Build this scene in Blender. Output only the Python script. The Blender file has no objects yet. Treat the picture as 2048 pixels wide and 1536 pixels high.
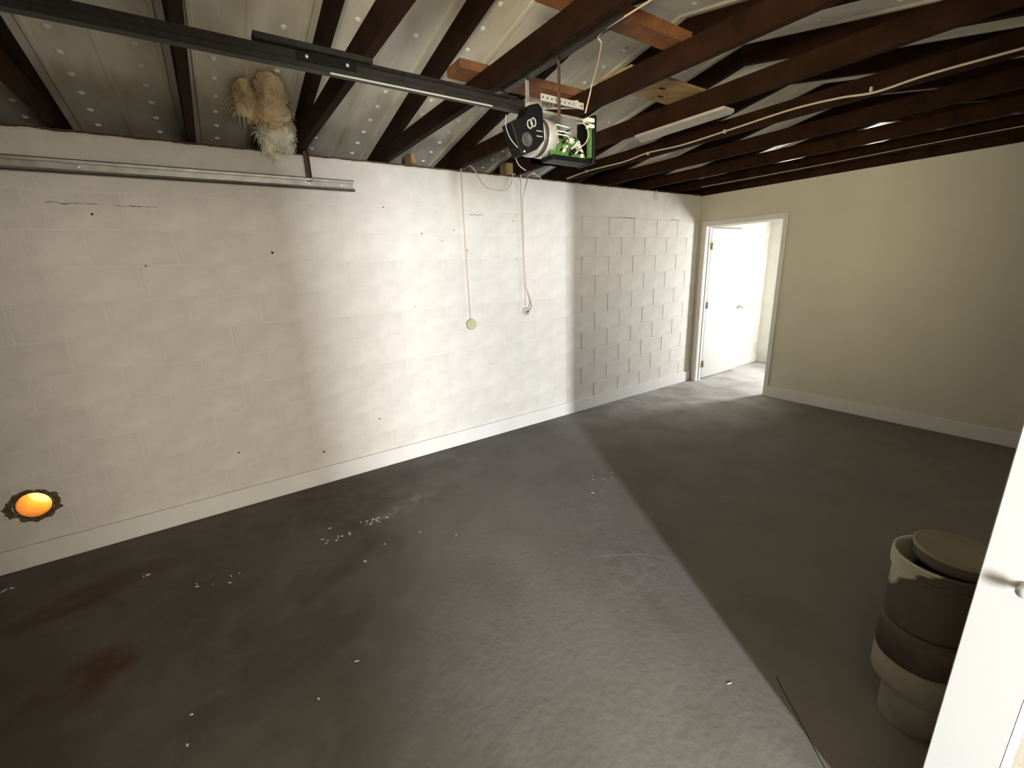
import bpy, bmesh, math, random
from mathutils import Vector, Matrix, noise

# ------------------------------------------------------------------ camera / world / light
S = bpy.context.scene
COL = S.collection
cam_d = bpy.data.cameras.new('camera')
cam = bpy.data.objects.new('camera', cam_d)
COL.objects.link(cam)
S.camera = cam
CF = Vector((0.53801219, 0.80144514, -0.26120598))
CR = Vector((0.82426943, -0.5650546, -0.03596111))
CU = Vector((0.1764165, 0.19595659, 0.964613))
CP = Vector((-5.41159, -3.504967, 1.637971))
m = Matrix((CR, CU, -CF)).transposed().to_4x4()
m.translation = CP
cam.matrix_world = m
cam_d.sensor_fit = 'HORIZONTAL'
cam_d.sensor_width = 36
cam_d.lens = 857.34 / 2048 * 36
cam_d.clip_start = 0.02

w = bpy.data.worlds.new('sky')
S.world = w
w.use_nodes = True
w.node_tree.nodes['Background'].inputs[0].default_value = (0.85, 0.92, 1.0, 1)
w.node_tree.nodes['Background'].inputs[1].default_value = 8.0
S.view_settings.view_transform = 'Standard'
S.view_settings.look = 'None'
S.view_settings.gamma = 1
S.view_settings.use_curve_mapping = False
S.view_settings.exposure = 0.0


def area(name, loc, direction, sx, sy, power, color, spread=180):
    l = bpy.data.lights.new(name, 'AREA')
    l.shape = 'RECTANGLE'; l.size = sx; l.size_y = sy
    l.energy = power; l.color = color; l.spread = math.radians(spread)
    o = bpy.data.objects.new(name, l)
    COL.objects.link(o)
    o.location = loc
    o.rotation_euler = Vector(direction).to_track_quat('-Z', 'Y').to_euler()
    return o


# area light standing in for daylight from behind the camera; hall sidelight made up
area('hall_beam_light', (-6.24, -7.37, 1.40), (0.44, 0.90, 0.0), 0.16, 1.8, 640, (0.91, 0.95, 1.0))
# added soft fill from behind the camera; the broad hall window is made up
area('hall_broad_fill', (-4.6, -7.45, 1.6), (0.0, 1.0, -0.05), 1.3, 1.3, 185, (1.0, 0.90, 0.77))
# warm fill added just outside the opening; no lamp stands there
area('vestibule_fill', (-5.58, -3.74, 1.95), (0.72, 0.25, 0.60), 0.45, 0.45, 102, (1.0, 0.87, 0.62), 120)
# daylight through the window of the room past the back door
area('back_room_daylight', (1.80, -1.48, 1.25), (-0.95, 0.28, 0.05), 0.35, 1.1, 130, (0.94, 0.97, 1.0))

# ------------------------------------------------------------------ materials
MATS = {}


def mat(name, col, rough=0.7, metal=0.0, var=0.0, vscale=8.0, bump=0.0, bscale=60.0, spec=0.3, rnd=0.0):
    if name in MATS:
        return MATS[name]
    M = bpy.data.materials.new(name)
    M.use_nodes = True
    nt = M.node_tree
    b = nt.nodes['Principled BSDF']
    b.inputs['Roughness'].default_value = rough
    b.inputs['Metallic'].default_value = metal
    b.inputs['Specular IOR Level'].default_value = spec
    c = (*col, 1)
    b.inputs['Base Color'].default_value = c
    tc = nt.nodes.new('ShaderNodeTexCoord')
    last = None
    if var > 0:
        n = nt.nodes.new('ShaderNodeTexNoise')
        n.inputs['Scale'].default_value = vscale
        n.inputs['Detail'].default_value = 6
        nt.links.new(tc.outputs['Object'], n.inputs['Vector'])
        r = nt.nodes.new('ShaderNodeMapRange')
        r.inputs['From Min'].default_value = 0.3; r.inputs['From Max'].default_value = 0.7
        r.inputs['To Min'].default_value = 1 - var; r.inputs['To Max'].default_value = 1 + var
        nt.links.new(n.outputs['Fac'], r.inputs['Value'])
        mx = nt.nodes.new('ShaderNodeVectorMath'); mx.operation = 'SCALE'
        mx.inputs[0].default_value = col
        nt.links.new(r.outputs['Result'], mx.inputs['Scale'])
        last = mx.outputs[0]
    if rnd > 0:
        oi = nt.nodes.new('ShaderNodeObjectInfo')
        r2 = nt.nodes.new('ShaderNodeMapRange')
        r2.inputs['To Min'].default_value = 1 - rnd; r2.inputs['To Max'].default_value = 1 + rnd
        nt.links.new(oi.outputs['Random'], r2.inputs['Value'])
        m2 = nt.nodes.new('ShaderNodeVectorMath'); m2.operation = 'SCALE'
        m2.inputs[0].default_value = col
        if last: nt.links.new(last, m2.inputs[0])
        nt.links.new(r2.outputs['Result'], m2.inputs['Scale'])
        last = m2.outputs[0]
    if last:
        nt.links.new(last, b.inputs['Base Color'])
    if bump > 0:
        n2 = nt.nodes.new('ShaderNodeTexNoise')
        n2.inputs['Scale'].default_value = bscale
        n2.inputs['Detail'].default_value = 4
        nt.links.new(tc.outputs['Object'], n2.inputs['Vector'])
        bp = nt.nodes.new('ShaderNodeBump')
        bp.inputs['Strength'].default_value = bump
        bp.inputs['Distance'].default_value = 0.01
        nt.links.new(n2.outputs['Fac'], bp.inputs['Height'])
        nt.links.new(bp.outputs['Normal'], b.inputs['Normal'])
    MATS[name] = M
    return M


M_block = mat('painted_block', (0.74, 0.70, 0.635), 0.85, var=0.07, vscale=7, bump=0.4, bscale=90, rnd=0.025)
M_mortar = mat('painted_mortar', (0.75, 0.71, 0.645), 0.85, var=0.04, bump=0.3, bscale=120)
M_drywall = mat('painted_drywall', (0.70, 0.655, 0.53), 0.9, var=0.03, vscale=3, bump=0.1, bscale=200)
M_white = mat('white_trim_paint', (0.80, 0.78, 0.73), 0.5, var=0.04, vscale=4)
M_doorw = mat('white_door_paint', (0.52, 0.51, 0.485), 0.45)
M_wood = mat('dark_truss_wood', (0.026, 0.011, 0.005), 0.85, spec=0.1, var=0.35, vscale=9, bump=0.3, bscale=40, rnd=0.2)
M_brown = mat('red_brown_wood', (0.20, 0.085, 0.035), 0.8, var=0.3, vscale=14, bump=0.3, bscale=60)
M_tan = mat('golden_plywood', (0.33, 0.22, 0.10), 0.8, var=0.3, vscale=12)
M_pale = mat('pale_board', (0.55, 0.50, 0.44), 0.7, var=0.12, vscale=14)
M_dimple = mat('bright_dimple', (0.95, 0.93, 0.86), 0.18, spec=0.9)
M_galv = mat('galvanised_steel', (0.48, 0.48, 0.42), 0.45, metal=0.7, var=0.2, vscale=14)
M_black = mat('black_plastic', (0.005, 0.005, 0.0045), 0.45, spec=0.2)
M_rail = mat('dark_oiled_steel', (0.022, 0.020, 0.016), 0.5, metal=0.3, var=0.3, vscale=30)
M_silver = mat('bare_silver', (0.72, 0.69, 0.60), 0.35, metal=0.6)
M_green = mat('circuit_green', (0.06, 0.14, 0.035), 0.5, var=0.4, vscale=90)
M_cream = mat('cream_plastic', (0.72, 0.66, 0.50), 0.5)
M_cable = mat('cable_jacket', (0.62, 0.55, 0.45), 0.6)
M_cablep = mat('pinkish_cord', (0.48, 0.36, 0.28), 0.6)
M_rust = mat('rust_brown_steel', (0.10, 0.055, 0.03), 0.7, var=0.3, vscale=30)
M_brass = mat('brass', (0.35, 0.27, 0.12), 0.4, metal=0.8)
M_nickel = mat('satin_nickel', (0.6, 0.58, 0.52), 0.3, metal=0.9)
M_bucketw = mat('white_bucket_plastic', (0.50, 0.47, 0.38), 0.5, var=0.15, vscale=9)
M_bucketd = mat('dark_bucket_plastic', (0.085, 0.07, 0.05), 0.6, var=0.35, vscale=9)
M_bucketg = mat('grey_bucket_plastic', (0.26, 0.23, 0.185), 0.6, var=0.15, vscale=9)
M_lid = mat('tan_lid_plastic', (0.26, 0.22, 0.15), 0.5, var=0.1)
M_hole = mat('dark_hole', (0.03, 0.022, 0.015), 0.9)
M_rubble = mat('broken_mortar', (0.13, 0.095, 0.055), 0.95, var=0.5, vscale=40, bump=0.8, bscale=70)
M_fluff = mat('yellowed_insulation', (0.86, 0.68, 0.42), 0.95, var=0.25, vscale=12, bump=0.6, bscale=80)
M_fluffw = mat('pale_insulation', (0.93, 0.88, 0.72), 0.95, var=0.15, vscale=14, bump=0.6, bscale=80)
M_hall = mat('beige_hall_wall', (0.30, 0.28, 0.235), 0.85, var=0.05, vscale=30, bump=0.3, bscale=120)
M_scr = mat('dusty_scratch', (0.30, 0.28, 0.25), 0.9)
M_chip = mat('plaster_flake', (0.75, 0.71, 0.62), 0.9)


def translucent(name, col):
    M = bpy.data.materials.new(name)
    M.use_nodes = True
    nt = M.node_tree
    for n in list(nt.nodes):
        if n.type == 'BSDF_PRINCIPLED': nt.nodes.remove(n)
    t = nt.nodes.new('ShaderNodeBsdfTranslucent'); t.inputs[0].default_value = (*col, 1)
    d = nt.nodes.new('ShaderNodeBsdfDiffuse'); d.inputs[0].default_value = (*col, 1)
    mx = nt.nodes.new('ShaderNodeMixShader'); mx.inputs[0].default_value = 0.25
    nt.links.new(t.outputs[0], mx.inputs[1]); nt.links.new(d.outputs[0], mx.inputs[2])
    nt.links.new(mx.outputs[0], nt.nodes['Material Output'].inputs[0])
    return M


M_flap = translucent('amber_flap_plastic', (0.97, 0.79, 0.38))


def deck_material():
    M = bpy.data.materials.new('weathered_metal_deck')
    M.use_nodes = True
    nt = M.node_tree; L = nt.links
    b = nt.nodes['Principled BSDF']
    b.inputs['Roughness'].default_value = 0.55
    b.inputs['Metallic'].default_value = 0.0
    tc = nt.nodes.new('ShaderNodeTexCoord')
    n = nt.nodes.new('ShaderNodeTexNoise'); n.inputs['Scale'].default_value = 3.5; n.inputs['Detail'].default_value = 7
    mp = nt.nodes.new('ShaderNodeMapping'); mp.inputs['Scale'].default_value = (2.2, 0.7, 1)
    L.new(tc.outputs['Object'], mp.inputs[0]); L.new(mp.outputs[0], n.inputs['Vector'])
    r = nt.nodes.new('ShaderNodeValToRGB')
    e = r.color_ramp.elements
    e[0].position = 0.28; e[0].color = (0.58, 0.52, 0.385, 1)
    e[1].position = 0.62; e[1].color = (0.82, 0.775, 0.64, 1)
    L.new(n.outputs['Fac'], r.inputs[0])
    # rust rings
    v = nt.nodes.new('ShaderNodeTexVoronoi'); v.inputs['Scale'].default_value = 2.3
    L.new(tc.outputs['Object'], v.inputs['Vector'])
    rr = nt.nodes.new('ShaderNodeValToRGB')
    rr.color_ramp.elements[0].position = 0.0; rr.color_ramp.elements[0].color = (0.6, 0.6, 0.6, 1)
    rr.color_ramp.elements[1].position = 0.16; rr.color_ramp.elements[1].color = (0, 0, 0, 1)
    L.new(v.outputs['Distance'], rr.inputs[0])
    n3 = nt.nodes.new('ShaderNodeTexNoise'); n3.inputs['Scale'].default_value = 16
    L.new(tc.outputs['Object'], n3.inputs['Vector'])
    ml = nt.nodes.new('ShaderNodeMath'); ml.operation = 'MULTIPLY'
    L.new(rr.outputs[0], ml.inputs[0]); L.new(n3.outputs['Fac'], ml.inputs[1])
    mx = nt.nodes.new('ShaderNodeMixRGB'); mx.inputs[2].default_value = (0.30, 0.16, 0.07, 1)
    L.new(ml.outputs[0], mx.inputs[0]); L.new(r.outputs[0], mx.inputs[1])
    L.new(mx.outputs[0], b.inputs['Base Color'])
    return M


M_deck = deck_material()


def floor_material():
    M = bpy.data.materials.new('worn_concrete')
    M.use_nodes = True
    nt = M.node_tree; L = nt.links
    b = nt.nodes['Principled BSDF']
    tc = nt.nodes.new('ShaderNodeTexCoord')

    def noise_(scale, detail=6, dist=0.0):
        n = nt.nodes.new('ShaderNodeTexNoise')
        n.inputs['Scale'].default_value = scale; n.inputs['Detail'].default_value = detail
        n.inputs['Distortion'].default_value = dist
        L.new(tc.outputs['Object'], n.inputs['Vector'])
        return n.outputs['Fac']

    def mix(fac, a, bcol):
        mx = nt.nodes.new('ShaderNodeMixRGB')
        L.new(fac, mx.inputs[0])
        if isinstance(a, tuple): mx.inputs[1].default_value = a
        else: L.new(a, mx.inputs[1])
        mx.inputs[2].default_value = bcol
        return mx.outputs[0]

    def rng(v, a, bb, c=0.0, d=1.0):
        r = nt.nodes.new('ShaderNodeMapRange')
        r.inputs['From Min'].default_value = a; r.inputs['From Max'].default_value = bb
        r.inputs['To Min'].default_value = c; r.inputs['To Max'].default_value = d
        L.new(v, r.inputs['Value'])
        return r.outputs['Result']

    def mul(a, c):
        n = nt.nodes.new('ShaderNodeMath'); n.operation = 'MULTIPLY'
        L.new(a, n.inputs[0]); L.new(c, n.inputs[1])
        return n.outputs[0]

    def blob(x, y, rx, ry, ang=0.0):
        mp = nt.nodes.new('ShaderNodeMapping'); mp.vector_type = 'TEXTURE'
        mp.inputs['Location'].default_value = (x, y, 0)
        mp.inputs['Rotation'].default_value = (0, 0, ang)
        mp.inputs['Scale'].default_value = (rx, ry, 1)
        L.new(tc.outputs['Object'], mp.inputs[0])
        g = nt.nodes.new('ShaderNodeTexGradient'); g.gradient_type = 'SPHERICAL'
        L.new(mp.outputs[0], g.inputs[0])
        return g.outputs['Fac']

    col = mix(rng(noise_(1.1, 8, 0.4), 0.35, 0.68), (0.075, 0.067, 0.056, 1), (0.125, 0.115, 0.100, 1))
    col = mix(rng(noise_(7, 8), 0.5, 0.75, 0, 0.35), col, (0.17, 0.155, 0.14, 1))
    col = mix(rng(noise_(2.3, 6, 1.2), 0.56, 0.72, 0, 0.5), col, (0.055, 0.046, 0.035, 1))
    f = rng(blob(-2.6, -2.4, 2.7, 2.6, 0.0), 0.0, 0.35, 0.0, 0.75)  # paler centre and right; the left floor's dimmer light is put into the colour
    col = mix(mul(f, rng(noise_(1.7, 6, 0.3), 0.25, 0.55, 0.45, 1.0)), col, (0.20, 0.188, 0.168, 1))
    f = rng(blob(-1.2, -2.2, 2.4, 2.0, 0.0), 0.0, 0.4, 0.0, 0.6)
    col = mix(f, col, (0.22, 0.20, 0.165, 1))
    # paler floor colour spreading out from the far doorway
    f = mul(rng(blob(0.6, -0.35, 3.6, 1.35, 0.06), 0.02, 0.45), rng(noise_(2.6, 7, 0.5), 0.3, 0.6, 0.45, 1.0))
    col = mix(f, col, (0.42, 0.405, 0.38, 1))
    n12 = noise_(11, 6, 0.6)
    # pale plaster scuffs
    for (x, y, rx, ry, a, k) in [(-3.45, -1.55, .55, .28, .5, .8), (-3.75, -2.15, .42, .22, .9, .9), (-1.4, -.35, .9, .22, .1, .8),
                                 (-4.55, -.75, .35, .12, .2, .9), (-2.6, -.6, .5, .25, .3, .7), (-2.75, -1.05, .35, .2, .6, .5)]:
        f = mul(rng(blob(x, y, rx, ry, a), 0.0, 0.5), rng(n12, 0.42, 0.78, 0, k))
        col = mix(f, col, (0.23, 0.215, 0.195, 1))
    # rust stains
    for (x, y, rx, ry, a) in [(-6.25, -.55, .40, .14, .35), (-6.15, -1.25, .30, .17, .6)]:
        f = mul(rng(blob(x, y, rx, ry, a), 0.05, 0.5), rng(noise_(5, 4), 0.35, 0.6, 0.2, 0.85))
        col = mix(f, col, (0.075, 0.030, 0.014, 1))
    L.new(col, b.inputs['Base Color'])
    L.new(rng(noise_(4), 0.3, 0.7, 0.6, 0.85), b.inputs['Roughness'])
    b.inputs['Specular IOR Level'].default_value = 0.25
    bp = nt.nodes.new('ShaderNodeBump'); bp.inputs['Strength'].default_value = 0.15; bp.inputs['Distance'].default_value = 0.02
    L.new(noise_(30, 6), bp.inputs['Height']); L.new(bp.outputs['Normal'], b.inputs['Normal'])
    return M


M_floor = floor_material()

# ------------------------------------------------------------------ mesh helpers


def bm_box(bm, lo, hi, mtx=None):
    x0, y0, z0 = lo; x1, y1, z1 = hi
    vs = [(x0, y0, z0), (x1, y0, z0), (x1, y1, z0), (x0, y1, z0), (x0, y0, z1), (x1, y0, z1), (x1, y1, z1), (x0, y1, z1)]
    V = [bm.verts.new(mtx @ Vector(v) if mtx else v) for v in vs]
    for f in ((0, 3, 2, 1), (4, 5, 6, 7), (0, 1, 5, 4), (1, 2, 6, 5), (2, 3, 7, 6), (3, 0, 4, 7)):
        bm.faces.new([V[i] for i in f])
    return V


def bm_prism(bm, pts, axis, a, b):
    """polygon pts (2D) extruded along axis 'x','y','z' from a to b"""
    def P(u, v, t):
        return {'x': (t, u, v), 'y': (u, t, v), 'z': (u, v, t)}[axis]
    A = [bm.verts.new(P(u, v, a)) for u, v in pts]
    B = [bm.verts.new(P(u, v, b)) for u, v in pts]
    n = len(pts)
    bm.faces.new(A); bm.faces.new(B[::-1])
    for i in range(n):
        bm.faces.new([A[i], B[i], B[(i + 1) % n], A[(i + 1) % n]])


def bm_tube(bm, pts, r, seg=6):
    pts = [Vector(p) for p in pts]
    rings = []
    n = len(pts)
    up = Vector((0.13, 0.21, 0.97))
    for i, p in enumerate(pts):
        t = (pts[min(i + 1, n - 1)] - pts[max(i - 1, 0)]).normalized()
        a = t.cross(up)
        if a.length < 0.05: a = t.cross(Vector((1, 0, 0)))
        a.normalize(); b2 = t.cross(a)
        rr = r[i] if isinstance(r, (list, tuple)) else r
        rings.append([bm.verts.new(p + (a * math.cos(2 * math.pi * k / seg) + b2 * math.sin(2 * math.pi * k / seg)) * rr) for k in range(seg)])
    for i in range(n - 1):
        for k in range(seg):
            bm.faces.new([rings[i][k], rings[i][(k + 1) % seg], rings[i + 1][(k + 1) % seg], rings[i + 1][k]])
    bm.faces.new(rings[0][::-1]); bm.faces.new(rings[-1])


def bm_lathe(bm, prof, seg=32, mtx=None):
    rings = []
    for r, z in prof:
        rings.append([bm.verts.new((mtx @ Vector((r * math.cos(2 * math.pi * k / seg), r * math.sin(2 * math.pi * k / seg), z))) if mtx
                                   else (r * math.cos(2 * math.pi * k / seg), r * math.sin(2 * math.pi * k / seg), z)) for k in range(seg)])
    for i in range(len(prof) - 1):
        for k in range(seg):
            bm.faces.new([rings[i][k], rings[i][(k + 1) % seg], rings[i + 1][(k + 1) % seg], rings[i + 1][k]])
    if prof[0][0] > 1e-6: bm.faces.new(rings[0][::-1])
    if prof[-1][0] > 1e-6: bm.faces.new(rings[-1])


def smooth_path(pts, n=8):
    pts = [Vector(p) for p in pts]
    out = []
    for i in range(len(pts) - 1):
        p0 = pts[max(i - 1, 0)]; p1 = pts[i]; p2 = pts[i + 1]; p3 = pts[min(i + 2, len(pts) - 1)]
        for k in range(n):
            t = k / n
            out.append(0.5 * ((2 * p1) + (p2 - p0) * t + (2 * p0 - 5 * p1 + 4 * p2 - p3) * t * t + (-p0 + 3 * p1 - 3 * p2 + p3) * t ** 3))
    out.append(pts[-1])
    return out


def obj(name, bm, material, parent=None, smooth=False, bevel=0.0, seg=1):
    if bevel > 0:
        bmesh.ops.bevel(bm, geom=[e for e in bm.edges], offset=bevel, segments=seg, affect='EDGES', profile=0.5, clamp_overlap=True)
    bmesh.ops.recalc_face_normals(bm, faces=bm.faces[:])
    me = bpy.data.meshes.new(name)
    bm.to_mesh(me); bm.free()
    if smooth:
        for p in me.polygons: p.use_smooth = True
    if material: me.materials.append(material)
    o = bpy.data.objects.new(name, me)
    COL.objects.link(o)
    if parent: attach(o, parent)
    return o


def attach(o, parent):
    o.parent = parent
    o.matrix_parent_inverse = Matrix.Translation(-parent.location) if parent.rotation_euler[:] == (0, 0, 0) else parent.matrix_basis.inverted()


def box(name, lo, hi, material, parent=None, bevel=0.0, mtx=None):
    bm = bmesh.new(); bm_box(bm, lo, hi, mtx)
    return obj(name, bm, material, parent, bevel=bevel)


def tube(name, pts, r, material, parent=None, seg=6, sm=8):
    bm = bmesh.new(); bm_tube(bm, smooth_path(pts, sm) if sm else pts, r, seg)
    return obj(name, bm, material, parent, smooth=True)


def empty(name, loc, label=None, cat=None, group=None):
    o = bpy.data.objects.new(name, None)
    o.empty_display_size = 0.1
    COL.objects.link(o); o.location = loc
    if label: tag(o, label, cat, group)
    return o


def tag(o, label, cat, group=None, kind=None):
    o['label'] = label; o['category'] = cat
    if group: o['group'] = group
    if kind: o['kind'] = kind
    return o


def struct(o):
    o['kind'] = 'structure'
    return o


random.seed(4)
H = 2.44
YR = -3.43          # inner face of right wall
XF = -7.55          # garage door end
XB = 1.85           # far wall of the room past the back door
RIDGE = -1.715

# ------------------------------------------------------------------ setting
# floor
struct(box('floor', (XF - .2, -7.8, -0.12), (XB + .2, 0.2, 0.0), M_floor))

flo = bpy.data.objects['floor']
for nm, pts, wd, mm in (('crack', [(-3.80, -2.95), (-3.83, -2.98), (-3.93, -3.10), (-4.03, -3.22), (-4.12, -3.36)], .0022, M_hole),
                        ('scratch', [(-3.86, -1.98), (-3.72, -2.05), (-3.60, -2.14), (-3.52, -2.24)], .002, M_scr),
                        ('scratch', [(-3.62, -2.02), (-3.66, -2.12), (-3.74, -2.26)], .0014, M_scr)):
    bm = bmesh.new()
    pp = smooth_path([(x, y, 0.0) for x, y in pts], 6)
    bm_tube(bm, pp, wd, 6)
    for v in bm.verts: v.co.z *= .25
    obj(nm, bm, mm, flo)

# left wall core with duct hole
HX, HZ, HR = -6.512, 0.378, 0.079


def cut_hole(o, r=HR, x=HX, z=HZ):
    bm = bmesh.new()
    bm_lathe(bm, [(r, -0.5), (r, 0.5)], 40, Matrix.Translation((x, 0, z)) @ Matrix.Rotation(math.pi / 2, 4, 'X'))
    c = obj('cutter', bm, None)
    md = o.modifiers.new('b', 'BOOLEAN'); md.operation = 'DIFFERENCE'; md.object = c; md.solver = 'EXACT'
    dg = bpy.context.evaluated_depsgraph_get()
    me = bpy.data.meshes.new_from_object(o.evaluated_get(dg))
    o.modifiers.remove(md)
    o.data = me
    bpy.data.objects.remove(c)


wl = struct(box('wall_left', (XF, 0.006, 0), (XB + .1, 0.19, H - .02), M_mortar))
cut_hole(wl, 0.085)
# concrete blocks
BL, BH = 0.406, 0.2033
CZ0 = 0.1055
block_meshes = {}


def block_mesh(wd, ht):
    k = (round(wd, 3), round(ht, 3))
    if k not in block_meshes:
        bm = bmesh.new()
        g = 0.0045
        bm_box(bm, (g, 0, g), (wd - g, 0.012, ht - g))
        front = [e for e in bm.edges if all(v.co.y < 1e-6 for v in e.verts)]
        bmesh.ops.bevel(bm, geom=front, offset=0.0035, segments=1, affect='EDGES')
        bmesh.ops.recalc_face_normals(bm, faces=bm.faces[:])
        me = bpy.data.meshes.new('block'); bm.to_mesh(me); bm.free()
        me.materials.append(M_block)
        block_meshes[k] = me
    return block_meshes[k]


for c in range(10):
    z = CZ0 + c * BH
    off = -0.885 if c % 2 == 1 else -1.088
    x = off - math.ceil((off - XF) / BL) * BL
    while x < XB:
        x0, x1 = max(x, XF), min(x + BL, XB)
        parts = [(x0, x1)]
        if x0 < 0.0 < x1: parts = [(x0, 0.0), (0.11, x1)]
        for a, b_ in parts:
            if b_ - a < 0.03: continue
            o = bpy.data.objects.new('block', block_mesh(b_ - a, BH))
            proud = 0.0032 if a > -2.45 else 0.0012
            o.location = (a, 0.006 - proud + random.uniform(-.0006, .0006), z)
            COL.objects.link(o); o.parent = wl
            if a < HX + .09 and b_ > HX - .09 and z < HZ + .09 and z + BH > HZ - .09:
                bpy.context.view_layer.update()
                o.data = o.data.copy()
                cut_hole(o, 0.085)
        x += BL
# smooth parged bond beam with ragged top edge
bm = bmesh.new()
n = 470
z0 = CZ0 + 10 * BH + .004
xs = [XF + (0 - XF) * i / n for i in range(n + 1)]
rows = []
for x in xs:
    t = H + 0.006 * noise.noise(Vector((x * 9, 1, 0))) + 0.004 * noise.noise(Vector((x * 40, 3, 0)))
    rows.append([bm.verts.new((x, 0.0, z0)), bm.verts.new((x, 0.0, t - .012)), bm.verts.new((x, 0.004, t)), bm.verts.new((x, 0.006, t)), bm.verts.new((x, .0065, z0))])
for a, b_ in zip(rows, rows[1:]):
    for i in range(4):
        bm.faces.new([a[i], b_[i], b_[i + 1], a[i + 1]])
obj('bond_beam', bm, M_block, wl)
box('top_plate', (XF, 0.03, H - .02), (XB, 0.17, H + .018), M_rust, wl)
# nail holes and chips in the paint
bmh = bmesh.new(); bm_lathe(bmh, [(0.0001, -.0012), (0.007, -.0008), (0.008, 0.001)], 10, Matrix.Rotation(math.pi / 2, 4, 'X'))
hole_me = obj('nail_hole', bmh, M_hole, wl)
hole_me.location = (-5.02, 0.001, 1.8)
for (x, z, s) in [(-4.90, .268, 1.0), (-5.46, .42, .8), (-4.43, .44, .7), (-3.9, 1.94, .7), (-3.6, 1.97, .6), (-2.95, 1.72, .6), (-4.02, 1.35, .5), (-5.9, 2.02, .8),
                  (-4.2, 2.13, .6), (-5.72, 1.73, .6), (-3.72, 1.88, .5), (-2.98, 2.06, .6)]:
    o = hole_me.copy(); COL.objects.link(o); o.location = (x, 0.001, z); o.scale = (s, 1, s)
# cracks along the bond beam joint
for (xa, xb_, zz) in [(-6.08, -5.86, 2.075), (-5.79, -5.60, 2.07), (-3.44, -3.30, 2.10), (-1.62, -1.28, 2.137), (-0.62, -0.45, 2.137)]:
    bm = bmesh.new(); pts = []
    k = 14
    for i in range(k + 1):
        t = i / k
        pts.append((xa + (xb_ - xa) * t, 0.0, zz + 0.010 * noise.noise(Vector((t * 5 + xa * 3, 7, 0)))))
    bm_tube(bm, pts, [0.0005 + 0.004 * abs(noise.noise(Vector((i * 1.3, xa, 2)))) for i in range(k + 1)], 5)
    obj('paint_crack', bm, M_hole, wl)

# back wall with doorway  (opening y -1.02 .. -0.10, z 0..2.06)
DY0, DY1, DZ = -1.017, -0.098, 2.060
bm = bmesh.new()
bm_box(bm, (0, DY1 + .02, 0), (.11, 0.004, H))
bm_box(bm, (0, YR, 0), (.11, DY0 - .02, H))
bm_box(bm, (0, DY0 - .02, DZ + .02), (.11, DY1 + .02, H))
struct(obj('wall_back', bm, M_drywall))
struct(box('baseboard_left', (XF, -0.016, 0.002), (-0.02, 0.0, 0.14), M_white, bevel=.002))
struct(box('baseboard_back', (-0.016, YR, 0.002), (0.0, DY0 - .055, 0.137), M_white, bevel=.002))
# door jamb lining + casing
tr = empty('trim_1', (0, (DY0 + DY1) / 2, 0)); struct(tr)
box('jamb', (-.001, DY1, 0), (.112, DY1 + .02, DZ + .02), M_white, tr)
box('jamb', (-.001, DY0 - .02, 0), (.112, DY0, DZ + .02), M_white, tr)
box('jamb_head', (-.001, DY0, DZ), (.112, DY1, DZ + .02), M_white, tr)
box('door_stop', (.055, DY1 - .011, 0), (.075, DY1, DZ), M_white, tr)
box('door_stop', (.055, DY0, 0), (.075, DY0 + .011, DZ), M_white, tr)
box('door_stop', (.055, DY0 + .011, DZ - .011), (.075, DY1 - .011, DZ), M_white, tr)
box('casing', (-.015, DY1 + .004, 0.002), (0, DY1 + .060, DZ + .004), M_white, tr, bevel=.002)
box('casing', (-.015, DY0 - .054, 0.002), (0, DY0 - .004, DZ + .004), M_white, tr, bevel=.002)
box('casing_head', (-.015, DY0 - .054, DZ + .004), (0, DY1 + .060, DZ + .062), M_white, tr, bevel=.002)
# open door leaf in the far room
dr = empty('door_1', (.115, DY1 - .01, 0)); struct(dr)
LX0, LX1, LY = .150, 1.055, -.083
box('leaf', (LX0, LY, .012), (LX1, LY + .035, 2.045), M_doorw, dr, bevel=.002)
for z in (.23, 1.05, 1.82):
    hb = box('hinge', (.108, DY1 - .016, z - .045), (LX0 + .002, DY1 - .008, z + .045), M_brass, dr)
    bm = bmesh.new(); bm_tube(bm, [(.122, DY1 - .018, z - .048), (.122, DY1 - .018, z + .048)], .007, 8)
    obj('hinge_pin', bm, M_brass, hb, smooth=True)
kz = .965
bm = bmesh.new(); bm_lathe(bm, [(.030, 0), (.030, .006), (.012, .010), (.011, .035), (.024, .045), (.027, .058), (.018, .068), (.0005, .070)], 20,
                           Matrix.Translation((LX1 - .07, LY, kz)) @ Matrix.Rotation(math.pi / 2, 4, 'X'))
obj('door_knob', bm, M_nickel, dr, smooth=True)
# far room shell
struct(box('baseboard_far_room', (.13, -0.016, 0.002), (XB - .05, 0.002, .14), M_white, bevel=.002))
M_far = mat('white_block_paint', (0.74, 0.73, 0.69), 0.85, var=.04, bump=.3, bscale=80)
wf = struct(box('wall_far', (XB, -3.6, 0), (XB + .12, 0.1, 2.60), M_far))
# coursing of the far wall
for c in range(12):
    y = -.003 - (0.0 if c % 2 else .2)
    z = CZ0 - BH + c * BH
    while y > -1.15:
        y1 = min(y, -0.003); y0_ = y - BL
        bm = bmesh.new(); bm_box(bm, (XB - .004, y0_ + .004, max(z, 0) + .004), (XB + .002, y1 - .004, z + BH - .004))
        if z + BH > .02 and z + BH < 2.6: obj('block', bm, M_far, wf)
        else: bm.free()
        y -= BL
struct(box('wall_far_side', (.11, -3.6, 0), (XB, -3.45, 2.5), M_far))

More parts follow.
